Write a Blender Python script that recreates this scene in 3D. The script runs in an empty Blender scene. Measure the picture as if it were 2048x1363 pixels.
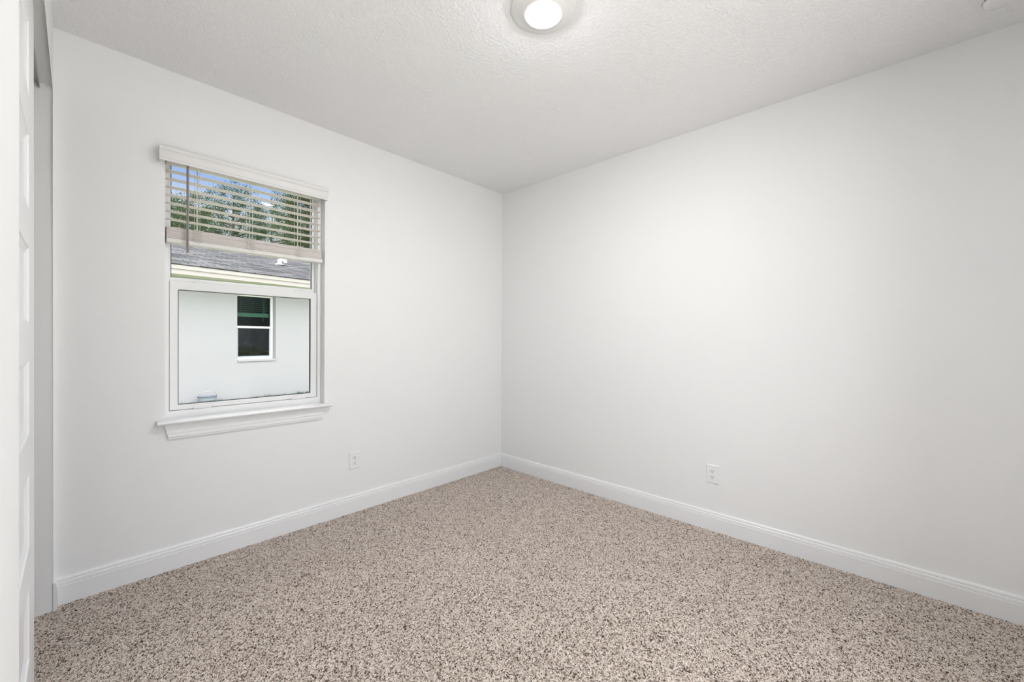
import bpy, bmesh, math, random
from mathutils import Vector, Matrix
random.seed(7)
scene = bpy.context.scene
COL = scene.collection

# ------------------------------------------------------------------ camera
F_PX, YAW, PITCH, ROLL = 819.4, 0.7539, -0.0061, 0.0062
CAM = Vector((-2.9464, -2.9120, 1.2878))
F0 = Vector((math.cos(YAW), math.sin(YAW), 0)); R0 = Vector((math.sin(YAW), -math.cos(YAW), 0)); U0 = Vector((0, 0, 1))
Fv = F0*math.cos(PITCH) + U0*math.sin(PITCH); Uv = U0*math.cos(PITCH) - F0*math.sin(PITCH)
Rv = R0*math.cos(ROLL) + Uv*math.sin(ROLL); U2 = Uv*math.cos(ROLL) - R0*math.sin(ROLL)
cd = bpy.data.cameras.new('camera'); cam = bpy.data.objects.new('camera', cd); COL.objects.link(cam)
cd.sensor_width = 36.0; cd.lens = 36.0*F_PX/2048.0; cd.clip_start = 0.01; cd.clip_end = 300
M = Matrix((Rv, U2, -Fv)).transposed().to_4x4(); M.translation = CAM
cam.matrix_world = M
scene.camera = cam

# ------------------------------------------------------------------ colour management, sky
vs = scene.view_settings
vs.view_transform = 'Standard'; vs.look = 'None'; vs.gamma = 1.0; vs.use_curve_mapping = False
vs.exposure = -0.08
LAMP_RADIANCE = 480.0
SKY = 1.0
w = bpy.data.worlds.new('sky'); scene.world = w; w.use_nodes = True
nt = w.node_tree; nt.nodes.clear()
def wn(t, **k):
    n = nt.nodes.new(t)
    for a, b in k.items(): setattr(n, a, b)
    return n
tc = wn('ShaderNodeTexCoord'); sep = wn('ShaderNodeSeparateXYZ'); nt.links.new(tc.outputs['Generated'], sep.inputs[0])
ramp = wn('ShaderNodeValToRGB'); nt.links.new(sep.outputs['Z'], ramp.inputs[0])
cr = ramp.color_ramp
cr.elements[0].position = 0.0; cr.elements[0].color = (0.80, 0.88, 0.98, 1)
cr.elements[1].position = 0.235; cr.elements[1].color = (0.80, 0.90, 1.0, 1)
for p, c in ((0.305, (0.36, 0.56, 1.0, 1)), (0.38, (0.42, 0.60, 1.0, 1)), (0.60, (3.2, 3.25, 3.3, 1)), (0.95, (4.2, 4.2, 4.2, 1))):
    e = cr.elements.new(p); e.color = c
# unseen bright cloud added over the south and overhead for extra skylight
dot = wn('ShaderNodeVectorMath', operation='DOT_PRODUCT'); dot.inputs[1].default_value = (-0.25, -0.70, 0.67)
nt.links.new(tc.outputs['Generated'], dot.inputs[0])
mr = wn('ShaderNodeMapRange', interpolation_type='SMOOTHSTEP'); mr.inputs['From Min'].default_value = 0.15; mr.inputs['From Max'].default_value = 0.95
mr.inputs['To Min'].default_value = 0.0; mr.inputs['To Max'].default_value = 2.4
nt.links.new(dot.outputs['Value'], mr.inputs['Value'])
cl = wn('ShaderNodeMix', data_type='RGBA', blend_type='ADD'); cl.inputs[0].default_value = 1.0
nt.links.new(ramp.outputs[0], cl.inputs[6])
cm = wn('ShaderNodeMix', data_type='RGBA', blend_type='MULTIPLY'); cm.inputs[0].default_value = 1.0
cm.inputs[6].default_value = (1.0, 0.99, 0.97, 1); nt.links.new(mr.outputs[0], cm.inputs[7])
nt.links.new(cm.outputs[2], cl.inputs[7])
bg = wn('ShaderNodeBackground'); bg.inputs[1].default_value = SKY; nt.links.new(cl.outputs[2], bg.inputs[0])
wo = wn('ShaderNodeOutputWorld'); nt.links.new(bg.outputs[0], wo.inputs[0])

sl = bpy.data.lights.new('sun', 'SUN'); sl.energy = 9.5; sl.angle = math.radians(6); sl.color = (1, 0.96, 0.88)
so = bpy.data.objects.new('sun', sl); COL.objects.link(so)
sd = Vector((-0.62, 0.04, 0.78)).normalized()
so.rotation_euler = sd.to_track_quat('Z', 'Y').to_euler(); so.location = (-20, -5, 30)

# ------------------------------------------------------------------ materials
def mat(name, color, rough=0.5, spec=0.5, bump=None, speckle=None, metallic=0.0):
    """bump = (scale, strength, distance, detail); speckle = (scale, amount)"""
    m = bpy.data.materials.new(name); m.use_nodes = True
    t = m.node_tree; b = t.nodes['Principled BSDF']
    b.inputs['Base Color'].default_value = (*color, 1); b.inputs['Roughness'].default_value = rough
    b.inputs['Specular IOR Level'].default_value = spec; b.inputs['Metallic'].default_value = metallic
    tcn = t.nodes.new('ShaderNodeTexCoord')
    if speckle:
        n = t.nodes.new('ShaderNodeTexNoise'); n.inputs['Scale'].default_value = speckle[0]; n.inputs['Detail'].default_value = 4
        t.links.new(tcn.outputs['Object'], n.inputs['Vector'])
        mx = t.nodes.new('ShaderNodeMix'); mx.data_type = 'RGBA'
        a = speckle[1]
        mx.inputs[6].default_value = (*[c*(1-a) for c in color], 1); mx.inputs[7].default_value = (*[min(1, c*(1+a)) for c in color], 1)
        t.links.new(n.outputs['Fac'], mx.inputs[0]); t.links.new(mx.outputs[2], b.inputs['Base Color'])
    if bump:
        n = t.nodes.new('ShaderNodeTexNoise'); n.inputs['Scale'].default_value = bump[0]; n.inputs['Detail'].default_value = bump[3]
        t.links.new(tcn.outputs['Object'], n.inputs['Vector'])
        bp = t.nodes.new('ShaderNodeBump'); bp.inputs['Strength'].default_value = bump[1]; bp.inputs['Distance'].default_value = bump[2]
        t.links.new(n.outputs['Fac'], bp.inputs['Height']); t.links.new(bp.outputs[0], b.inputs['Normal'])
    return m

M_WALL = mat('wall_paint', (0.900, 0.903, 0.900), 0.65, 0.3, bump=(160, 0.12, 0.002, 2))
M_TRIM = mat('trim_paint', (0.90, 0.905, 0.91), 0.32, 0.5, bump=(40, 0.02, 0.001, 1))
M_DOOR = mat('door_paint', (0.87, 0.875, 0.885), 0.35, 0.5, bump=(60, 0.02, 0.001, 1))
M_VINYL = mat('window_vinyl', (0.87, 0.875, 0.875), 0.35, 0.5, speckle=(30, 0.01))
M_PLATE = mat('outlet_plastic', (0.90, 0.905, 0.91), 0.3, 0.5, speckle=(20, 0.01))
M_SLOT = mat('slot_shadow_plastic', (0.03, 0.03, 0.03), 0.6, 0.3, speckle=(50, 0.05))
M_GASKET = mat('black_gasket', (0.012, 0.018, 0.022), 0.5, 0.3, speckle=(60, 0.1))
M_SLAT = mat('blind_slat', (0.80, 0.745, 0.705), 0.45, 0.4, speckle=(12, 0.04))
M_RAIL = mat('blind_rail', (0.82, 0.80, 0.77), 0.45, 0.4, speckle=(12, 0.02))
M_VAL = mat('blind_valance', (0.82, 0.815, 0.80), 0.45, 0.4, speckle=(12, 0.02))
M_WAND = mat('wand_plastic', (0.30, 0.26, 0.25), 0.25, 0.5, speckle=(30, 0.05))
M_CORD = mat('ladder_cord', (0.84, 0.82, 0.77), 0.8, 0.1, speckle=(300, 0.08))
M_METAL = mat('track_metal', (0.50, 0.50, 0.48), 0.4, 0.5, metallic=0.6, speckle=(25, 0.04))
M_FIX = mat('lamp_white_plastic', (0.86, 0.86, 0.85), 0.4, 0.4, speckle=(20, 0.01))

def ceiling_mat():
    m = mat('ceiling_knockdown', (0.935, 0.937, 0.94), 0.85, 0.15)
    t = m.node_tree; b = t.nodes['Principled BSDF']; tcn = t.nodes['Texture Coordinate']
    n = t.nodes.new('ShaderNodeTexNoise'); n.inputs['Scale'].default_value = 75; n.inputs['Detail'].default_value = 3
    t.links.new(tcn.outputs['Object'], n.inputs['Vector'])
    r = t.nodes.new('ShaderNodeValToRGB'); r.color_ramp.elements[0].position = .42; r.color_ramp.elements[1].position = .60
    t.links.new(n.outputs['Fac'], r.inputs[0])
    bp = t.nodes.new('ShaderNodeBump'); bp.inputs['Strength'].default_value = 0.45; bp.inputs['Distance'].default_value = 0.004
    t.links.new(r.outputs[0], bp.inputs['Height']); t.links.new(bp.outputs[0], b.inputs['Normal'])
    return m
M_CEIL = ceiling_mat()

def glass_mat(name, tint, ior=1.45, dots=False):
    m = bpy.data.materials.new(name); m.use_nodes = True; t = m.node_tree; t.nodes.clear()
    tr = t.nodes.new('ShaderNodeBsdfTransparent'); tr.inputs[0].default_value = (*tint, 1)
    gl = t.nodes.new('ShaderNodeBsdfGlossy'); gl.inputs['Roughness'].default_value = 0.02; gl.inputs[0].default_value = (1, 1, 1, 1)
    fr = t.nodes.new('ShaderNodeFresnel'); fr.inputs[0].default_value = ior
    mx = t.nodes.new('ShaderNodeMixShader'); t.links.new(fr.outputs[0], mx.inputs[0]); t.links.new(tr.outputs[0], mx.inputs[1]); t.links.new(gl.outputs[0], mx.inputs[2])
    out = t.nodes.new('ShaderNodeOutputMaterial'); last = mx
    if dots:
        tcn = t.nodes.new('ShaderNodeTexCoord'); v = t.nodes.new('ShaderNodeTexVoronoi'); v.inputs['Scale'].default_value = 52
        t.links.new(tcn.outputs['Object'], v.inputs['Vector'])
        lt = t.nodes.new('ShaderNodeMath'); lt.operation = 'LESS_THAN'; lt.inputs[1].default_value = 0.16; t.links.new(v.outputs['Distance'], lt.inputs[0])
        n = t.nodes.new('ShaderNodeTexNoise'); n.inputs['Scale'].default_value = 5; t.links.new(tcn.outputs['Object'], n.inputs['Vector'])
        g = t.nodes.new('ShaderNodeMath'); g.operation = 'GREATER_THAN'; g.inputs[1].default_value = 0.5; t.links.new(n.outputs['Fac'], g.inputs[0])
        mu = t.nodes.new('ShaderNodeMath'); mu.operation = 'MULTIPLY'; t.links.new(lt.outputs[0], mu.inputs[0]); t.links.new(g.outputs[0], mu.inputs[1])
        df = t.nodes.new('ShaderNodeBsdfDiffuse'); df.inputs[0].default_value = (0.36, 0.40, 0.42, 1)
        m2 = t.nodes.new('ShaderNodeMixShader'); t.links.new(mu.outputs[0], m2.inputs[0]); t.links.new(mx.outputs[0], m2.inputs[1]); t.links.new(df.outputs[0], m2.inputs[2])
        last = m2
    t.links.new(last.outputs[0], out.inputs[0])
    return m
M_GLASS = glass_mat('clear_window_glass', (0.97, 0.97, 0.97), 1.13)
M_GLASS2 = glass_mat('tinted_window_glass', (0.50, 0.62, 0.58), 1.16)
M_GLASS3 = glass_mat('dusty_tinted_glass', (0.34, 0.42, 0.44), 1.3, dots=True)

def emit_mat(name, col, s):
    m = bpy.data.materials.new(name); m.use_nodes = True; t = m.node_tree; t.nodes.clear()
    e = t.nodes.new('ShaderNodeEmission'); e.inputs[0].default_value = (*col, 1); e.inputs[1].default_value = s
    o = t.nodes.new('ShaderNodeOutputMaterial'); t.links.new(e.outputs[0], o.inputs[0]); return m
M_LAMP = emit_mat('lamp_diffuser', (0.985, 0.99, 1.0), LAMP_RADIANCE)

# ------------------------------------------------------------------ mesh helpers
class MB:
    def __init__(s): s.bm = bmesh.new()
    def faces(s, vs, fs):
        v = [s.bm.verts.new(p) for p in vs]
        for f in fs: s.bm.faces.new([v[i] for i in f])
    def box(s, x0, x1, y0, y1, z0, z1):
        s.faces([(x0,y0,z0),(x1,y0,z0),(x1,y1,z0),(x0,y1,z0),(x0,y0,z1),(x1,y0,z1),(x1,y1,z1),(x0,y1,z1)],
                [(0,3,2,1),(4,5,6,7),(0,1,5,4),(1,2,6,5),(2,3,7,6),(3,0,4,7)])
    def prism(s, prof, f0, f1):
        """profile (u,v) list swept between two placing functions"""
        n = len(prof)
        vs = [f0(*p) for p in prof] + [f1(*p) for p in prof]
        fs = [tuple(range(n-1, -1, -1)), tuple(range(n, 2*n))] + [(i, (i+1) % n, n+(i+1) % n, n+i) for i in range(n)]
        s.faces(vs, fs)
    def ring(s, x0, x1, z0, z1, wl, wr, wb, wt, y0, y1):
        o = [(x0,z0),(x1,z0),(x1,z1),(x0,z1)]; i = [(x0+wl,z0+wb),(x1-wr,z0+wb),(x1-wr,z1-wt),(x0+wl,z1-wt)]
        vs = [(a,y0,b) for a,b in o] + [(a,y0,b) for a,b in i] + [(a,y1,b) for a,b in o] + [(a,y1,b) for a,b in i]
        fs = []
        for k in range(4):
            j = (k+1) % 4
            fs += [(k,j,4+j,4+k), (8+j,8+k,12+k,12+j), (8+k,8+j,j,k), (4+k,4+j,12+j,12+k)]
        s.faces(vs, fs)
    def tube(s, pts, r, n=8, cap=True):
        pts = [Vector(p) for p in pts]; rings = []
        rr = r if isinstance(r, (list, tuple)) else [r]*len(pts)
        up = Vector((0.31, 0.52, 0.79))
        for k, p in enumerate(pts):
            d = (pts[min(k+1, len(pts)-1)] - pts[max(k-1, 0)]).normalized()
            a = d.cross(up).normalized(); b = d.cross(a)
            rings.append([s.bm.verts.new(p + (a*math.cos(2*math.pi*i/n) + b*math.sin(2*math.pi*i/n))*rr[k]) for i in range(n)])
        for k in range(len(pts)-1):
            for i in range(n):
                s.bm.faces.new((rings[k][i], rings[k][(i+1) % n], rings[k+1][(i+1) % n], rings[k+1][i]))
        if cap:
            s.bm.faces.new(rings[0][::-1]); s.bm.faces.new(rings[-1])
    def lathe(s, prof, c, n=64, close=True):
        """profile (r,z) about the vertical axis through c"""
        rings = []
        for r, z in prof:
            rings.append([s.bm.verts.new((c[0]+r*math.cos(2*math.pi*i/n), c[1]+r*math.sin(2*math.pi*i/n), c[2]+z)) for i in range(n)])
        for k in range(len(prof)-1):
            for i in range(n):
                s.bm.faces.new((rings[k][i], rings[k][(i+1) % n], rings[k+1][(i+1) % n], rings[k+1][i]))
        if close:
            s.bm.faces.new(rings[0][::-1]); s.bm.faces.new(rings[-1])
    def build(s, name, material, parent=None, bevel=0, seg=2, smooth=False, loc=None):
        bmesh.ops.recalc_face_normals(s.bm, faces=s.bm.faces[:])
        me = bpy.data.meshes.new(name); s.bm.to_mesh(me); s.bm.free()
        me.materials.append(material)
        o = bpy.data.objects.new(name, me); COL.objects.link(o)
        if smooth:
            for p in me.polygons: p.use_smooth = True
            if smooth == 'auto':
                md = o.modifiers.new('smooth', 'EDGE_SPLIT'); md.split_angle = math.radians(35)
        if bevel:
            md = o.modifiers.new('bevel', 'BEVEL'); md.width = bevel; md.segments = seg; md.limit_method = 'ANGLE'; md.angle_limit = math.radians(40)
        if parent is not None:
            o.parent = parent
            o.matrix_parent_inverse = Matrix.Identity(4) if loc == 'local' else parent_inv(parent)
        return o

def parent_inv(p):
    m = Matrix.Identity(4)
    q = p
    while q is not None:
        m = Matrix.LocRotScale(q.location, q.rotation_euler, q.scale) @ m if q.parent is None else q.matrix_parent_inverse @ Matrix.LocRotScale(q.location, q.rotation_euler, q.scale) @ m
        q = q.parent
    return m.inverted()

def tag(o, label, cat, group=None, kind=None):
    o['label'] = label; o['category'] = cat
    if group: o['group'] = group
    if kind: o['kind'] = kind
    return o
def thing(name, label, cat, loc, rz=0, group=None, kind=None):
    o = bpy.data.objects.new(name, None); COL.objects.link(o); o.location = loc; o.rotation_euler = (0, 0, rz)
    o.empty_display_size = 0.1
    return tag(o, label, cat, group, kind)
def struct(o, label=None, cat=None):
    o['kind'] = 'structure'
    if label: o['label'] = label
    if cat: o['category'] = cat
    return o

# ------------------------------------------------------------------ room shell
H = 2.74; XL = -3.019; YB = -3.66; XO = -3.86            # ceiling, left wall face, rear wall, closet rear
WX0, WX1, WZ0, WZ1 = -2.613, -1.757, 0.802, 2.312         # window opening
WT = 0.20
b = MB(); b.box(XO-.1, 0.12, YB-.1, WT, -0.16, -0.004)
struct(b.build('floor', mat('carpet_backing', (0.40, 0.33, 0.28), 0.95, 0.05, speckle=(300, 0.3))), 'brown speckled carpet floor of the empty bedroom', 'floor')
b = MB(); b.box(XO-.1, 0.12, YB-.1, WT, H, H+0.14)
struct(b.build('ceiling', M_CEIL), 'white knockdown textured ceiling', 'ceiling')
b = MB()
b.ring(XO-.1, 0.12, -.01, H, WX0-XO+.1, .12-WX1, WZ0+.01, H-WZ1, 0, WT)
struct(b.build('wall_back', M_WALL), 'off white wall holding the window', 'wall')
b = MB(); b.box(0, 0.12, YB-.1, 0, -.01, H)
struct(b.build('wall_right', M_WALL), 'long plain off white wall on the right', 'wall')
RX0, RX1, RZ1 = -2.98, -1.15, 2.44                     # opening for an added, unseen glazed door that lets in fill daylight
b = MB(); b.ring(XO-.1, .12, -.05, H, RX0-XO+.1, .12-RX1, .04, H-RZ1, YB-.14, YB)
struct(b.build('wall_front', M_WALL), 'off white wall behind the camera', 'wall')
# left wall: one outline with the closet opening cut out, rounded drywall corners
CY0, CY1, CZ = -1.715, -0.055, 2.44
b = MB()
prof = [(YB, -.01), (CY0, -.01), (CY0, CZ), (CY1, CZ), (CY1, -.01), (0, -.01), (0, H), (YB, H)]
n = len(prof)
fv = [b.bm.verts.new((XL, y, z)) for y, z in prof]; bv = [b.bm.verts.new((XL-.115, y, z)) for y, z in prof]
b.bm.faces.new(fv); b.bm.faces.new(bv[::-1])
for i in range(n): b.bm.faces.new((fv[i], bv[i], bv[(i+1) % n], fv[(i+1) % n]))
bev = [e for e in b.bm.edges if all(abs(v.co.x-XL) < 1e-6 for v in e.verts) and all(CY0-1e-6 <= v.co.y <= CY1+1e-6 and v.co.z <= CZ+1e-6 for v in e.verts)]
bmesh.ops.bevel(b.bm, geom=bev, offset=0.014, segments=5, profile=0.5, affect='EDGES')
lw = b.build('wall_left', M_WALL, smooth='auto')
struct(lw, 'off white wall with the closet opening on the left', 'wall')
b = MB(); b.box(XO-.1, XO, YB, 0, -.01, H)
struct(b.build('wall_closet', M_WALL), 'rear wall inside the closet', 'wall')

# baseboards: colonial profile (depth, height)
HB = 0.130
BP = [(0, -.01), (.0145, -.01), (.0145, .092), (.0125, .094), (.0125, .0955), (.0138, .0975), (.0125, .110), (.0095, .1135), (.0095, .1155), (.0112, .118), (.0095, .126), (.0060, .130), (0, .130)]
b = MB(); b.prism(BP, lambda d, z: (XL+d, -d, z), lambda d, z: (-d, -d, z))
b.prism(BP, lambda d, z: (XL+d, -d, z), lambda d, z: (XL+d, CY1+.002, z))
struct(b.build('baseboard_back', M_TRIM), 'white moulded baseboard under the window', 'baseboard')
b = MB(); b.prism(BP, lambda d, z: (-d, -d, z), lambda d, z: (-d, YB, z))
struct(b.build('baseboard_right', M_TRIM), 'white moulded baseboard along the right wall', 'baseboard')
b = MB(); b.prism(BP, lambda d, z: (XL+d, CY0-.02, z), lambda d, z: (XL+d, YB, z))
struct(b.build('baseboard_left', M_TRIM), 'white moulded baseboard beside the closet', 'baseboard')

# ------------------------------------------------------------------ window
win = thing('window_1', 'white vinyl single hung window in the left wall of the picture', 'window', (-2.185, 0.08, WZ0), kind='structure')
FY = 0.062
b = MB(); b.ring(WX0, WX1, 0.815, WZ1, .025, .024, .052, .016, FY, 0.150)
for x0, x1 in ((-2.5885, -2.5835), (-1.786, -1.781)):                          # jamb track ribs beside the upper sash
    b.box(x0, x1, .080, .100, 1.60, 2.296)
b.build('window_frame', M_VINYL, win, bevel=.002)
b = MB(); b.ring(-2.588, -1.781, 1.585, 2.296, .012, .026, .04, .03, 0.104, 0.132)
us = b.build('upper_sash', M_VINYL, win, bevel=.002)
b = MB(); b.box(-2.578, -1.80, .117, .119, 1.61, 2.28); b.build('pane', M_GLASS, us)
b = MB(); b.ring(-2.5765, -1.806, 1.62, 2.267, .003, .003, .003, .003, 0.1045, 0.1155); b.build('gasket', M_GASKET, us)
SX0, SX1, SZ0, SZ1 = -2.5855, -1.7835, 0.869, 1.600
b = MB(); b.ring(SX0, SX1, SZ0, SZ1, .038, .042, .030, .046, 0.068, 0.100)
ls = b.build('lower_sash', M_VINYL, win, bevel=.003)
b = MB(); b.box(SX0+.034, SX1-.038, .0885, .0905, SZ0+.026, SZ1-.042); b.build('pane', M_GLASS, ls)
b = MB(); b.ring(SX0+.037, SX1-.041, SZ0+.029, SZ1-.045, .0032, .0032, .0032, .0032, 0.0700, 0.0875); b.build('gasket', M_GASKET, ls)
for xc in (-2.445, -1.895):                                                     # cam locks on the meeting rail
    b = MB(); b.prism([(-.024,0),(.024,0),(.030,.004),(.012,.011),(-.012,.011),(-.030,.004)], lambda u, v, x=xc: (x+u, .075, SZ1+v), lambda u, v, x=xc: (x+u, .097, SZ1+v))
    b.box(xc-.004, xc+.026, .070, .080, SZ1+.009, SZ1+.014)
    b.build('sash_lock', M_VINYL, ls, bevel=.001)
for xc, hw in ((-2.437, .042), (-1.906, .042)):                                  # finger pulls under the bottom rail
    b = MB(); b.prism([(.068, .876), (.056, .876), (.054, .873), (.056, .868), (.060, .870), (.068, .866)], lambda u, v, x=xc-hw: (x, u, v), lambda u, v, x=xc+hw: (x, u, v))
    b.build('finger_pull', M_TRIM, ls)
# stool and apron
b = MB()
SN = [(0, .8275), (-.040, .8275), (-.048, .8245), (-.0515, .817), (-.048, .8095), (-.040, .8065), (0, .8065)]
b.prism([(.062, .8275), (0, .8275), (0, .8065), (.062, .8065)], lambda y, z: (WX0+.001, y, z), lambda y, z: (WX1-.001, y, z))
b.prism(SN, lambda y, z: (-2.649, y, z), lambda y, z: (-1.720, y, z))
b.build('window_sill', M_TRIM, win, bevel=.001)
AP = [(0, .8063), (.013, .8063), (.013, .762), (.0155, .760), (.0155, .754), (.013, .752), (.013, .747), (.0150, .745), (.0150, .734), (.012, .730), (.012, .724), (0, .724)]
b = MB()
def ax(x, s): return lambda d, z: (x + s*(.8063-z)*0.25, -d, z)
b.prism(AP, ax(-2.618, 1), ax(-1.753, -1))
b.build('window_apron', M_TRIM, win)

added_door = thing('added_patio_door', 'added white sliding door behind the camera, unseen, letting in fill daylight', 'window', ((RX0+RX1)/2, YB-.10, 0), kind='structure')  # added, out of view; brings fill daylight into the room
b = MB(); b.ring(RX0, RX1, -.01, RZ1, .05, .05, .04, .05, YB-.13, YB-.05); b.box(-2.11, -2.02, YB-.12, YB-.07, .02, RZ1-.04)
b.build('window_frame', M_VINYL, added_door)
for x0, x1 in ((RX0+.03, -2.09), (-2.04, RX1-.03)):
    b = MB(); b.box(x0, x1, YB-.104, YB-.101, .02, RZ1-.03); b.build('pane', M_GLASS, added_door)

# ------------------------------------------------------------------ blind
BX0, BX1 = -2.606, -1.780
bl = thing('window_blind', 'white horizontal slat blind half raised in the window, slats bunched at its bottom', 'blind', (-2.19, 0.02, 2.24))
b = MB()
VP = [(-.050, 2.2285), (-.0535, 2.2285), (-.0545, 2.2300), (-.0545, 2.2420), (-.0570, 2.2450), (-.0570, 2.2760), (-.0595, 2.2820), (-.0635, 2.2870), (-.0635, 2.3010), (-.0605, 2.3060), (-.050, 2.3060)]
b.prism(VP, lambda y, z: (-2.643, y, z), lambda y, z: (-1.757, y, z))
for x0, x1 in ((-2.643, -2.633), (-1.767, -1.757)): b.box(x0, x1, -.0505, -.0005, 2.2285, 2.3060)
b.build('valance', M_VAL, bl)
b = MB(); b.box(BX0, BX1, .000, .055, 2.243, 2.300); b.build('headrail', M_RAIL, bl, bevel=.002)
def slat(z, y0=.002, y1=.052, t=.0028, wob=0.0):
    b = MB(); cy = (y0+y1)/2; hw = (y1-y0)/2
    prof = [(cy+hw*u, z + .0016*(1-u*u) + t*v) for u, v in ((-1,0),(-.5,0),(0,0),(.5,0),(1,0),(1,1),(.5,1),(0,1),(-.5,1),(-1,1))]
    b.prism(prof, lambda y, zz: (BX0+wob, y, zz), lambda y, zz: (BX1+wob, y, zz))
    return b.build('slat', M_SLAT, bl)
for k in range(7): slat(2.2000 - .0443*k)
NS = 18
for k in range(NS):
    o = random.uniform(-.0025, .0012)
    slat(1.8300 + k*.0034, .002+o, .052+o, t=.0026, wob=random.uniform(-.0015, .0015))
b = MB(); b.prism([(.000, 1.8070), (.003, 1.8040), (.051, 1.8040), (.054, 1.8070), (.054, 1.8270), (.051, 1.8290), (.003, 1.8290), (.000, 1.8270)], lambda y, z: (BX0, y, z), lambda y, z: (BX1+.006, y, z))
br = b.build('bottom_rail', M_RAIL, bl)
LX = (-2.468, -2.207, -1.927)
for x in LX:
    b = MB(); b.tube([(x+.004, .030, 1.8045), (x+.004, .030, 1.8015)], .005, 10); b.build('rail_plug', M_PLATE, br)
for x in LX:                                                                    # ladder cords: two strings front, two behind, lift cord, slack bunched at the stack
    b = MB()
    for dx in (-.008, .008):
        b.tube([(x+dx, -.0035, 2.242), (x+dx, -.0035, 1.894)], .0011, 5)
        b.tube([(x+dx, .0555, 2.242), (x+dx, .0555, 1.894)], .0011, 5)
    b.tube([(x+.001, .0275, 2.242), (x+.001, .0275, 1.894)], .0011, 5)
    for dx, ph in ((-.011, 0.0), (.011, 1.3)):
        pts = []
        for i in range(64):
            u = i/63; z = 1.895 - u*.072
            pts.append((x+dx*(1+.25*math.sin(9*u+ph)) + .010*math.sin(u*2*math.pi*6.5+ph), -.006-.005*abs(math.sin(u*2*math.pi*6.5+ph)), z + .0035*math.cos(u*2*math.pi*13)))
        b.tube(pts, .0012, 5)
    b.build('ladder_cord', M_CORD, bl, smooth=True)
b = MB(); b.tube([(-2.5190, -.0250, 2.252), (-2.5190, -.0250, 1.752)], .0062, 6)
b.tube([(-2.5190, -.0250, 2.252), (-2.5190, -.012, 2.262), (-2.5190, .006, 2.262)], .002, 6)
wd = b.build('tilt_wand', M_WAND, bl)
b = MB(); b.tube([(-2.5190, -.0250, 1.754), (-2.5190, -.0250, 1.7505), (-2.5190, -.0250, 1.749)], [.0070, .0070, .005], 8); b.build('wand_tip', M_RAIL, wd)

# ------------------------------------------------------------------ outlets
def outlet(loc, rz, label):
    """local: x along the wall, -y out of the wall"""
    t = thing('power_outlet', label, 'outlet', loc, rz, group='duplex power outlets')
    b = MB(); hw, hh, d = .0395, .0625, .0062
    b.prism([(-hw, -hh), (hw, -hh), (hw, hh), (-hw, hh)], lambda u, v: (u, 0, v), lambda u, v: (u, -d*.45, v))
    b.faces([(-hw,-d*.45,-hh),(hw,-d*.45,-hh),(hw,-d*.45,hh),(-hw,-d*.45,hh),(-hw+.005,-d,-hh+.005),(hw-.005,-d,-hh+.005),(hw-.005,-d,hh-.005),(-hw+.005,-d,hh-.005)],
            [(0,1,5,4),(1,2,6,5),(2,3,7,6),(3,0,4,7),(4,5,6,7)])
    b.build('cover_plate', M_PLATE, t, loc='local')
    for zc in (.0195, -.0195):
        b = MB()
        prof = []
        for i in range(28):
            a = 2*math.pi*i/28
            prof.append((.0172*math.cos(a), max(-.0132, min(.0132, .0172*math.sin(a)))))
        b.prism(prof, lambda u, v, z=zc: (u, -d+.0005, z+v), lambda u, v, z=zc: (u, -d-.0020, z+v))
        r = b.build('receptacle', M_PLATE, t, loc='local', bevel=.0006)
        for dx, hh2 in ((-.0063, .0042), (.0063, .0036)):
            b = MB(); b.box(dx-.0013, dx+.0013, -d-.0024, -d-.0005, zc+.0030-hh2, zc+.0030+hh2)
            b.build('slot', M_SLOT, r, loc='local')
        b = MB(); b.prism([(.0026*math.cos(a*math.pi/8), -.0085+.0026*math.sin(a*math.pi/8)) for a in range(16)], lambda u, v, z=zc: (u, -d-.0024, z+v), lambda u, v, z=zc: (u, -d-.0005, z+v))
        b.build('ground_hole', M_SLOT, r, loc='local')
    b = MB(); b.prism([(.003*math.cos(a*math.pi/8), .003*math.sin(a*math.pi/8)) for a in range(16)], lambda u, v: (u, -d+.0005, v), lambda u, v: (u, -d-.0012, v))
    b.build('screw', M_FIX, t, loc='local')
    return t
outlet((-1.537, -.0005, .384), 0, 'white duplex power outlet on the wall below and right of the window')
outlet((-.0005, -2.013, .3815), -math.pi/2, 'white duplex power outlet low on the plain right wall')

# ------------------------------------------------------------------ ceiling light and smoke detector
LC = (-1.533, -1.762)
lt = thing('ceiling_light', 'round white flush disk light glowing on the ceiling', 'light', (LC[0], LC[1], H))
b = MB(); b.lathe([(.1425, 0), (.1440, -.0025), (.1420, -.0050), (.1250, -.0085), (.1050, -.0135), (.0960, -.0185), (.0900, -.0225), (.0800, -.0250), (.0680, -.0262), (.0668, -.0255), (.0665, -.020)], (LC[0], LC[1], H), 96, close=False)
b.build('trim_ring', M_FIX, lt, smooth=True)
b = MB(); b.lathe([(.0662, -.022), (.0660, -.0280), (.064, -.0300), (.056, -.0318), (.040, -.0332), (.020, -.0340), (.002, -.0342)], (LC[0], LC[1], H), 64, close=True)
b.build('diffuser', M_LAMP, lt, smooth=True)

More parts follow.
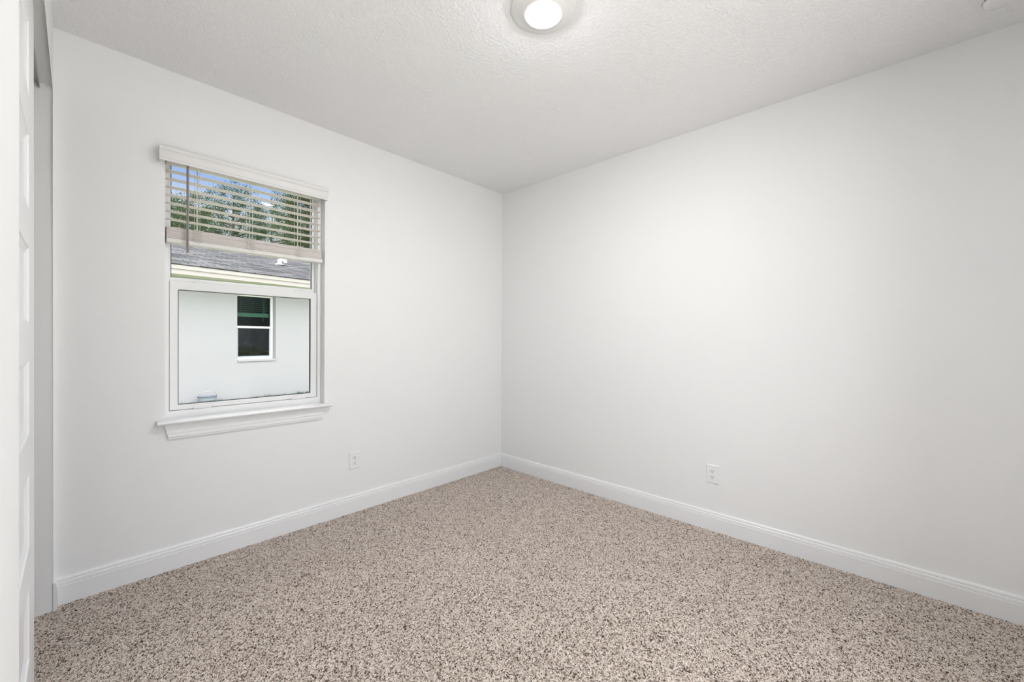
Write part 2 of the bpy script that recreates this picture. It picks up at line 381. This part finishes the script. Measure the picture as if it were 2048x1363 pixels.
DC = (-.297, -3.220); DS = .84
dt = thing('smoke_detector', 'round white smoke detector on the ceiling in the top right corner', 'smoke detector', (DC[0], DC[1], H))
b = MB(); b.lathe([(p*DS, q*DS) for p, q in [(.074, 0), (.075, -.004), (.074, -.010), (.070, -.012)]], (DC[0], DC[1], H), 64); b.build('base', M_FIX, dt, smooth='auto')
b = MB(); b.lathe([(p*DS, q*DS) for p, q in [(.058, -.012), (.062, -.014), (.064, -.022), (.061, -.034), (.052, -.042), (.030, -.045), (.006, -.046)]], (DC[0], DC[1], H), 64); dbody = b.build('housing', M_FIX, dt, smooth='auto')
for k in range(10):
    a = 2*math.pi*(k+.35)/10; b = MB()
    c, s_ = math.cos(a), math.sin(a)
    q = []
    for da in (-.18, -.06, .06, .18):
        for r, z in ((.0638, -.0180), (.0640, -.0225)):
            q.append((DC[0]+(r*DS+.0005)*math.cos(a+da), DC[1]+(r*DS+.0005)*math.sin(a+da), H+z*DS))
    b.faces(q + [(DC[0]+(p[0]-DC[0])*.97, DC[1]+(p[1]-DC[1])*.97, p[2]) for p in q],
            [(0,2,3,1),(2,4,5,3),(4,6,7,5),(8,9,11,10),(10,11,13,12),(12,13,15,14),(0,1,9,8),(6,14,15,7),(0,8,10,2),(2,10,12,4),(4,12,14,6),(1,3,11,9),(3,5,13,11),(5,7,15,13)])
    b.build('vent_slot', M_SLOT, dbody)

# ------------------------------------------------------------------ closet door and track
DX = -3.045; DT = .035
DYF, DYN = -0.738, -1.600; DZ0, DZ1 = .022, 2.412
dr = thing('door_1', 'white sliding closet door with six stacked recessed panels', 'door', (DX-DT/2, (DYF+DYN)/2, DZ0), kind='structure')
ys = [DYN, DYN+.215, DYF-.215, DYF]
zs = [DZ0]
for k in range(5, -1, -1): zs += [2.256-.349*k-.228, 2.256-.349*k]
zs.append(DZ1)
b = MB()
gv = {}
def V(y, z, x=DX):
    k = (round(y, 5), round(z, 5), round(x, 5))
    if k not in gv: gv[k] = b.bm.verts.new((x, y, z))
    return gv[k]
for i in range(3):
    for j in range(len(zs)-1):
        y0, y1, z0, z1 = ys[i], ys[i+1], zs[j], zs[j+1]
        if i == 1 and j % 2 == 1:                       # recessed panel: step, slope, flat field
            prev = (y0, y1, z0, z1, DX)
            for ins, dep in ((.004, .004), (.020, .010)):
                cur = (y0+ins, y1-ins, z0+ins, z1-ins, DX-dep)
                A = [(prev[0],prev[2]),(prev[1],prev[2]),(prev[1],prev[3]),(prev[0],prev[3])]
                B = [(cur[0],cur[2]),(cur[1],cur[2]),(cur[1],cur[3]),(cur[0],cur[3])]
                for q in range(4):
                    r = (q+1) % 4
                    b.bm.faces.new((V(*A[q], prev[4]), V(*A[r], prev[4]), V(*B[r], cur[4]), V(*B[q], cur[4])))
                prev = cur
            b.bm.faces.new((V(prev[0],prev[2],prev[4]), V(prev[1],prev[2],prev[4]), V(prev[1],prev[3],prev[4]), V(prev[0],prev[3],prev[4])))
        else:
            b.bm.faces.new((V(y0,z0), V(y1,z0), V(y1,z1), V(y0,z1)))
b.box(DX-DT, DX-.0105, DYN, DYF, DZ0, DZ1)
b.faces([(DX,DYN,DZ0),(DX,DYF,DZ0),(DX,DYF,DZ1),(DX,DYN,DZ1),(DX-.0105,DYN,DZ0),(DX-.0105,DYF,DZ0),(DX-.0105,DYF,DZ1),(DX-.0105,DYN,DZ1)],
        [(0,1,5,4),(1,2,6,5),(2,3,7,6),(3,0,4,7)])
b.build('door_panel', M_DOOR, dr)
b = MB()
b.prism([(-3.058, 2.4395), (-3.058, 2.414), (-3.0605, 2.414), (-3.0605, 2.436), (-3.088, 2.436), (-3.088, 2.418), (-3.0905, 2.418), (-3.0905, 2.436), (-3.121, 2.436), (-3.121, 2.414), (-3.1235, 2.414), (-3.1235, 2.4395)],
        lambda x, z: (x, CY1-.002, z), lambda x, z: (x, CY0+.002, z))
tag(b.build('sliding_door_track', M_METAL), 'grey metal sliding door track under the closet header', 'track')

# ------------------------------------------------------------------ carpet pile
def carpet():
    me = bpy.data.meshes.new('carpet_pile'); bm = bmesh.new()
    poly = [(-3.05, -1.70), (-2.55, -3.25), (-.0145, -3.50), (-.0145, -.0145), (XL+.0145, -.0145), (XL+.0145, CY1-.001), (-3.115, CY1-.001), (-3.115, -1.70)]
    zc = -.004
    bm.faces.new([bm.verts.new((x, y, zc)) for x, y in poly]); bmesh.ops.triangulate(bm, faces=bm.faces[:])
    for f in bm.faces:
        if f.normal.z < 0: f.normal_flip()
    bm.to_mesh(me); bm.free()
    o = bpy.data.objects.new('carpet_pile', me); COL.objects.link(o)
    m = mat('carpet_yarn', (0.4, 0.33, 0.29), 0.95, 0.05); t = m.node_tree; bs = t.nodes['Principled BSDF']
    at = t.nodes.new('ShaderNodeAttribute'); at.attribute_type = 'INSTANCER'; at.attribute_name = 'tone'
    r = t.nodes.new('ShaderNodeValToRGB'); r.color_ramp.interpolation = 'LINEAR'
    e = r.color_ramp.elements
    e[0].position = 0.0; e[0].color = (0.11, 0.075, 0.055, 1); e[1].position = 1.0; e[1].color = (0.95, 0.88, 0.82, 1)
    for p, c in ((.16, (.20, .145, .11)), (.30, (.66, .55, .475)), (.70, (.90, .81, .735))):
        x = e.new(p); x.color = (*c, 1)
    t.links.new(at.outputs['Fac'], r.inputs[0]); t.links.new(r.outputs[0], bs.inputs['Base Color'])
    me.materials.append(m)
    g = bpy.data.node_groups.new('carpet_tufts', 'GeometryNodeTree')
    g.interface.new_socket('Geometry', in_out='INPUT', socket_type='NodeSocketGeometry'); g.interface.new_socket('Geometry', in_out='OUTPUT', socket_type='NodeSocketGeometry')
    N = g.nodes.new; L = g.links.new
    gi = N('NodeGroupInput'); go = N('NodeGroupOutput')
    ds = N('GeometryNodeDistributePointsOnFaces'); ds.distribute_method = 'RANDOM'; ds.inputs['Density'].default_value = TUFTS
    L(gi.outputs[0], ds.inputs['Mesh'])
    rv = N('FunctionNodeRandomValue'); rv.data_type = 'FLOAT'; rv.inputs['Seed'].default_value = 3
    st = N('GeometryNodeStoreNamedAttribute'); st.data_type = 'FLOAT'; st.domain = 'POINT'; st.inputs['Name'].default_value = 'tone'
    L(ds.outputs['Points'], st.inputs['Geometry']); L(rv.outputs[1], st.inputs['Value'])
    # one tuft: three bent yarn ends, made of curves swept with a small ring
    jn = N('GeometryNodeJoinGeometry')
    pr = N('GeometryNodeCurvePrimitiveCircle'); pr.inputs['Resolution'].default_value = 5; pr.inputs['Radius'].default_value = 1.0
    for a, tip, hh in ((0.3, .0052, .0120), (2.3, .0058, .0105), (4.4, .0040, .0128)):
        q = N('GeometryNodeCurveQuadraticBezier'); q.inputs['Resolution'].default_value = 4
        c, s_ = math.cos(a), math.sin(a)
        q.inputs['Start'].default_value = (.0008*c, .0008*s_, 0); q.inputs['Middle'].default_value = (.0012*c, .0012*s_, hh*.75); q.inputs['End'].default_value = (tip*c, tip*s_, hh)
        sr = N('GeometryNodeSetCurveRadius'); sr.inputs['Radius'].default_value = .0020
        L(q.outputs[0], sr.inputs[0])
        cm_ = N('GeometryNodeCurveToMesh'); cm_.inputs['Fill Caps'].default_value = True
        L(sr.outputs[0], cm_.inputs['Curve']); L(pr.outputs[0], cm_.inputs['Profile Curve'])
        if 'Scale' in cm_.inputs: cm_.inputs['Scale'].default_value = .0020
        L(cm_.outputs[0], jn.inputs[0])
    smt = N('GeometryNodeSetMaterial'); smt.inputs['Material'].default_value = m; L(jn.outputs[0], smt.inputs[0])
    ss = N('GeometryNodeSetShadeSmooth'); L(smt.outputs[0], ss.inputs[0])
    ip = N('GeometryNodeInstanceOnPoints'); L(st.outputs[0], ip.inputs['Points']); L(ss.outputs[0], ip.inputs['Instance'])
    rr = N('FunctionNodeRandomValue'); rr.data_type = 'FLOAT_VECTOR'; rr.inputs['Seed'].default_value = 11
    rr.inputs[0].default_value = (-.45, -.45, 0); rr.inputs[1].default_value = (.45, .45, 6.283)
    L(rr.outputs[0], ip.inputs['Rotation'])
    rs = N('FunctionNodeRandomValue'); rs.data_type = 'FLOAT'; rs.inputs['Seed'].default_value = 23
    rs.inputs[2].default_value = .46; rs.inputs[3].default_value = .68
    L(rs.outputs[1], ip.inputs['Scale'])
    L(ip.outputs[0], go.inputs[0])
    md = o.modifiers.new('tufts', 'NODES'); md.node_group = g
    tag(o, 'speckled brown and beige twisted carpet pile covering the whole floor', 'carpet', kind='stuff')
TUFTS = 78000
carpet()

# ------------------------------------------------------------------ outdoors
GZ = -.09
M_GRASS = mat('lawn', (0.17, 0.19, 0.12), 0.9, 0.1, bump=(40, 0.6, 0.02, 4), speckle=(8, 0.35))
M_PAVE = mat('pale_bounce_paving', (0.80, 0.78, 0.77), 0.9, 0.1, bump=(30, 0.3, 0.004, 5), speckle=(2, 0.06))
b = MB(); b.box(-12, 9, -14, YB-.14, GZ-.1, GZ+.03)  # added pale slab, out of view, bounces daylight up through the added door
struct(b.build('added_patio', M_PAVE), 'added pale paving behind the room, unseen, bouncing daylight indoors', 'added_patio')
b = MB(); b.faces([(-40, -40, GZ), (40, -40, GZ), (40, 60, GZ), (-40, 60, GZ)], [(0, 1, 2, 3)])
tag(b.build('lawn', M_GRASS), 'green lawn between the two houses', 'lawn', kind='stuff')

HO = (-.4, 7.0, 0.0); HR = math.radians(8)
M_STUC = mat('white_stucco', (0.415, 0.412, 0.43), 0.85, 0.15, bump=(70, 0.35, 0.006, 4), speckle=(25, 0.02))
M_FASC = mat('cream_fascia', (0.47, 0.44, 0.42), 0.5, 0.3, speckle=(5, 0.02))
M_SOFF = mat('vented_soffit', (0.62, 0.66, 0.55), 0.6, 0.3, bump=(90, 0.2, 0.004, 2))
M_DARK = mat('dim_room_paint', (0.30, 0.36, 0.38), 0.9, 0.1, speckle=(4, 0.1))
M_BL2 = mat('neighbour_blind', (0.72, 0.76, 0.70), 0.5, 0.3, speckle=(10, 0.03))
def shingle_mat():
    m = mat('grey_shingles', (0.2, 0.21, 0.24), 0.9, 0.1); t = m.node_tree; bs = t.nodes['Principled BSDF']; tcn = t.nodes['Texture Coordinate']
    br_ = t.nodes.new('ShaderNodeTexBrick'); br_.inputs['Scale'].default_value = 1.0; br_.inputs['Brick Width'].default_value = .30; br_.inputs['Row Height'].default_value = .135
    br_.inputs['Mortar Size'].default_value = .010; br_.inputs['Color1'].default_value = (.035, .037, .047, 1); br_.inputs['Color2'].default_value = (.085, .09, .108, 1); br_.inputs['Mortar'].default_value = (.012, .012, .016, 1)
    t.links.new(tcn.outputs['Object'], br_.inputs['Vector'])
    n = t.nodes.new('ShaderNodeTexNoise'); n.inputs['Scale'].default_value = 3; n.inputs['Detail'].default_value = 8; t.links.new(tcn.outputs['Object'], n.inputs['Vector'])
    mx = t.nodes.new('ShaderNodeMix'); mx.data_type = 'RGBA'; mx.blend_type = 'OVERLAY'; mx.inputs[0].default_value = .35
    t.links.new(br_.outputs['Color'], mx.inputs[6]); t.links.new(n.outputs['Color'], mx.inputs[7])
    hs = t.nodes.new('ShaderNodeHueSaturation'); hs.inputs['Saturation'].default_value = .45; t.links.new(mx.outputs[2], hs.inputs['Color'])
    t.links.new(hs.outputs[0], bs.inputs['Base Color'])
    bp = t.nodes.new('ShaderNodeBump'); bp.inputs['Distance'].default_value = .01; bp.inputs['Strength'].default_value = .8
    t.links.new(br_.outputs['Fac'], bp.inputs['Height']); bp.invert = True; t.links.new(bp.outputs[0], bs.inputs['Normal'])
    return m
M_SHIN = shingle_mat()
hs_ = thing('house', 'white stucco house with grey shingle roof seen through the window', 'house', HO, HR)
def hb(mb, name, m, par=None, **k): return mb.build(name, m, par or hs_, loc='local', **k)
nx0, nx1, nz0, nz1 = -.275, .475, .80, 2.190
b = MB()
b.ring(-5.2, 5.4, GZ, 2.42, nx0+5.2, 5.4-nx1, nz0-GZ, 2.42-nz1, 0, .26)
b.box(-5.2, -4.96, .26, 8, GZ, 2.42); b.box(5.16, 5.4, .26, 8, GZ, 2.42); b.box(-5.2, 5.4, 7.76, 8, GZ, 2.42)
hb(b, 'wall', M_STUC, bevel=.008)
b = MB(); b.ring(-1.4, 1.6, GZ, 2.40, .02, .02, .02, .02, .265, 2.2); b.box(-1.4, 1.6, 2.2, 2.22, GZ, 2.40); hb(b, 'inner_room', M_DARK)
b = MB(); b.box(-5.6, 5.8, -.44, 0.02, 2.400, 2.412); hb(b, 'soffit', M_SOFF)
b = MB(); b.box(-5.6, 5.8, -.462, -.442, 2.392, 2.505); b.box(-5.6, 5.8, -.482, -.455, 2.480, 2.560); hb(b, 'fascia', M_FASC, bevel=.003)
b = MB(); b.box(nx0-.0, nx1, -.02, .10, nz0-.03, nz0+.012); hb(b, 'window_ledge', M_STUC, bevel=.006)
b = MB(); b.ring(nx0, nx1, nz0+.01, nz1, .045, .045, .04, .045, .13, .19); b.box(nx0+.02, nx1-.02, .115, .16, 1.474, 1.516)
nw = hb(b, 'window', M_VINYL, bevel=.003)
b = MB(); b.ring(nx0+.045, nx1-.045, nz0+.05, 1.474, .022, .022, .03, .004, .145, .165); hb(b, 'screen_frame', mat('grey_screen_frame', (.42, .46, .50), .5, .4, speckle=(20, .03)), nw)
b = MB(); b.box(nx0+.04, nx1-.04, .158, .161, nz0+.045, 1.475); hb(b, 'lower_pane', M_GLASS3, nw)
b = MB(); b.box(nx0+.04, nx1-.04, .168, .171, 1.515, nz1-.04); hb(b, 'upper_pane', M_GLASS2, nw)
b = MB()
for k in range(8): b.box(nx0+.06, nx1-.06, .195, .240, 2.13-.040*k, 2.133-.040*k)
b.box(nx0+.06, nx1-.06, .195, .240, 1.715, 1.80); b.box(nx0+.05, nx1-.05, .192, .243, 2.150, 2.195)
for x in (nx0+.14, (nx0+nx1)/2, nx1-.14): b.box(x-.0025, x+.0025, .190, .193, 1.72, 2.16)
b.box(nx1-.18, nx1-.172, .184, .190, 1.62, 2.16)
hb(b, 'blind', M_BL2, nw)
# roof slope: 4 in 12
b = MB(); e0, ez, r0, rz_ = -.50, 2.568, 4.0, 3.965
b.prism([(e0, ez), (r0, rz_), (r0, rz_-.02), (e0+.01, ez-.016)], lambda y, z: (-5.7, y, z), lambda y, z: (5.9, y, z))
b.prism([(2*r0-e0, ez), (r0, rz_), (r0, rz_-.02), (2*r0-e0-.01, ez-.016)], lambda y, z: (-5.7, y, z), lambda y, z: (5.9, y, z))
hb(b, 'roof', M_SHIN)
vz = lambda y: ez + (y-e0)*(rz_-ez)/(r0-e0)
b = MB(); vx, vy = 1.12, 1.2
b.tube([(vx, vy, vz(vy)-.03), (vx, vy, vz(vy)+.13)], .045, 14)
b.tube([(vx, vy, vz(vy)+.10), (vx+.05, vy-.02, vz(vy)+.13), (vx+.12, vy-.03, vz(vy)+.11), (vx+.13, vy-.03, vz(vy)+.06)], .040, 12)
b.tube([(vx-.01, vy, vz(vy)-.01), (vx-.01, vy, vz(vy)+.015)], [.11, .07], 16)
hb(b, 'vent_pipe', M_PLATE, smooth='auto')

# bucket by the neighbour's wall
def to_world(s, y, z):
    return (HO[0]+s*math.cos(HR)-y*math.sin(HR), HO[1]+s*math.sin(HR)+y*math.cos(HR), z)
bk = to_world(-.86, -.20, GZ)
bt = thing('bucket', 'blue grey ribbed bucket with a wire handle against the white house wall', 'bucket', bk)
b = MB(); b.lathe([(.002, .012), (.122, .012), (.142, .235), (.147, .240), (.152, .236), (.152, .222), (.145, .218), (.143, .190), (.149, .186), (.149, .172), (.141, .168), (.139, .140), (.145, .136), (.145, .120), (.137, .116), (.122, 0), (.002, 0)], bk, 40, close=False)
b.build('body', mat('blue_grey_plastic', (.27, .30, .34), .45, .4, speckle=(15, .1)), bt, smooth='auto')
b = MB(); b.lathe([(.148, .241), (.154, .241), (.154, .232), (.148, .232), (.148, .241)], bk, 40, close=False)
b.build('rim', mat('dark_blue_plastic', (.05, .075, .10), .45, .4, speckle=(15, .1)), bt, smooth='auto')
b = MB(); b.tube([(bk[0]+.148*math.cos(a), bk[1]-.06*math.sin(a), bk[2]+.225+.115*math.sin(a)) for a in [math.pi*i/20 for i in range(21)]], .0035, 6)
b.build('handle', mat('steel_wire', (.6, .6, .6), .35, .5, metallic=.8, speckle=(30, .05)), bt, smooth=True)

# grass growing at the foot of the wall
rng = random.Random(5)
b = MB()
for k in range(2600):
    s = rng.uniform(-2.4, 1.9); y = -abs(rng.gauss(.0, .05))-.012
    if abs(s+.86) < .24: continue
    clump = .5+.5*math.sin(s*6.3+2.2)*math.sin(s*14.3+.4); hgt = rng.uniform(.06, .13) + .10*max(0, clump-.35)*rng.random()
    p = Vector(to_world(s, y, GZ)); a = rng.uniform(0, 6.283); wdt = rng.uniform(.004, .008)
    d = Vector((math.cos(a+HR), min(0, math.sin(a+HR)), 0)); sd_ = Vector((-d.y, d.x, 0)); sd_ = (sd_.normalized() if sd_.length > .01 else Vector((1, 0, 0)))*wdt; ln = d*hgt*rng.uniform(.1, .7)
    b.faces([p-sd_, p+sd_, p+ln*.4+sd_*.7+Vector((0,0,hgt*.65)), p+ln*.4-sd_*.7+Vector((0,0,hgt*.65)), p+ln+Vector((0,0,hgt))], [(0,1,2,3), (3,2,4)])
tag(b.build('grass', mat('grass_blade', (.10, .19, .05), .7, .2, speckle=(3, .4))), 'green grass blades along the foot of the white house wall', 'grass', kind='stuff')

# trees behind the house
M_BARK = mat('tree_bark', (.12, .10, .08), .9, .1, bump=(25, .6, .02, 5), speckle=(9, .3))
def leaf_mat(name, c):
    m = mat(name, c, .6, .25, speckle=(1.6, .45)); t = m.node_tree; bs = t.nodes['Principled BSDF']
    tl = t.nodes.new('ShaderNodeBsdfTranslucent'); tl.inputs[0].default_value = (c[0]*1.4, c[1]*1.5, c[2]*.9, 1)
    mx = t.nodes.new('ShaderNodeMixShader'); mx.inputs[0].default_value = .3; out = t.nodes['Material Output']
    t.links.new(bs.outputs[0], mx.inputs[1]); t.links.new(tl.outputs[0], mx.inputs[2]); t.links.new(mx.outputs[0], out.inputs[0]); return m
LEAF = [leaf_mat('oak_leaf', (.045, .070, .034)), leaf_mat('dark_oak_leaf', (.036, .066, .034)), leaf_mat('yellow_green_leaf', (.055, .078, .034))]
def tree(x, y, h, rad, z0, seed, mi, label, ncl=230, per=120, leaf=.055):
    r = random.Random(seed)
    t = thing('tree', label, 'tree', (x, y, GZ), group='trees behind the neighbouring house')
    b = MB(); tips = []
    b.tube([(x, y, GZ-.05), (x+.1, y, h*.3), (x-.08, y+.1, h*.6), (x, y, h*.92)], [.17, .14, .09, .03], 9)
    for k in range(16):
        a = r.uniform(0, 6.283); zb = r.uniform(z0*.8, h*.8); ln = rad*r.uniform(.55, .95)
        e = Vector((x+ln*math.cos(a), y+ln*math.sin(a), zb+r.uniform(.1, .9)))
        m_ = Vector((x+ln*.5*math.cos(a+.2), y+ln*.5*math.sin(a+.2), zb+.25))
        b.tube([(x, y, zb), m_, e], [.055, .035, .010], 6); tips += [m_, e]
    b.build('trunk', M_BARK, t)
    vs, fs = [], []
    cz = (h+z0)/2; rz2 = (h-z0)/2
    for k in range(ncl):
        while True:
            q = Vector((r.uniform(-1, 1), r.uniform(-1, 1), r.uniform(-1, 1)))
            if .25 < q.length < 1: break
        c = Vector((x+q.x*rad, y+q.y*rad, cz+q.z*rz2)); cr_ = r.uniform(.16, .42)
        for j in range(per):
            p = c + Vector((r.gauss(0, 1), r.gauss(0, 1), r.gauss(0, .7)))*cr_*.5
            d = Vector((r.uniform(-1, 1), r.uniform(-1, 1), r.uniform(-.8, .5))).normalized(); u = d.cross(Vector((r.uniform(-1,1), r.uniform(-1,1), r.uniform(-1,1)))).normalized()
            L_ = leaf*r.uniform(.7, 1.3); W = L_*.32; nrm = d.cross(u)*(W*.35)
            i = len(vs); vs += [p, p+d*L_*.5+u*W+nrm, p+d*L_, p+d*L_*.5-u*W+nrm]; fs += [(i, i+1, i+2), (i, i+2, i+3)]
    me = bpy.data.meshes.new('foliage'); me.from_pydata([tuple(v) for v in vs], [], fs); me.materials.append(LEAF[mi])
    o = bpy.data.objects.new('foliage', me); COL.objects.link(o); o.parent = t; o.matrix_parent_inverse = parent_inv(t)
tree(.2, 19.5, 7.5, 1.55, 3.8, 1, 0, 'airy green tree rising behind the left end of the grey roof')
tree(2.9, 23.2, 9.6, 1.75, 4.6, 2, 1, 'dark green tree rising behind the middle of the grey roof', ncl=290)
tree(5.4, 19.5, 10.6, 1.65, 4.2, 3, 2, 'tall dense green tree at the right edge of the window view', ncl=380, per=150)
tree(6.0, 27.4, 10.2, 2.1, 4.8, 4, 1, 'distant tree seen between the middle and right trees', ncl=280)
tree(.9, 27.4, 9.2, 2.1, 4.8, 5, 1, 'distant dark tree filling the gap behind the airy left tree', ncl=300)
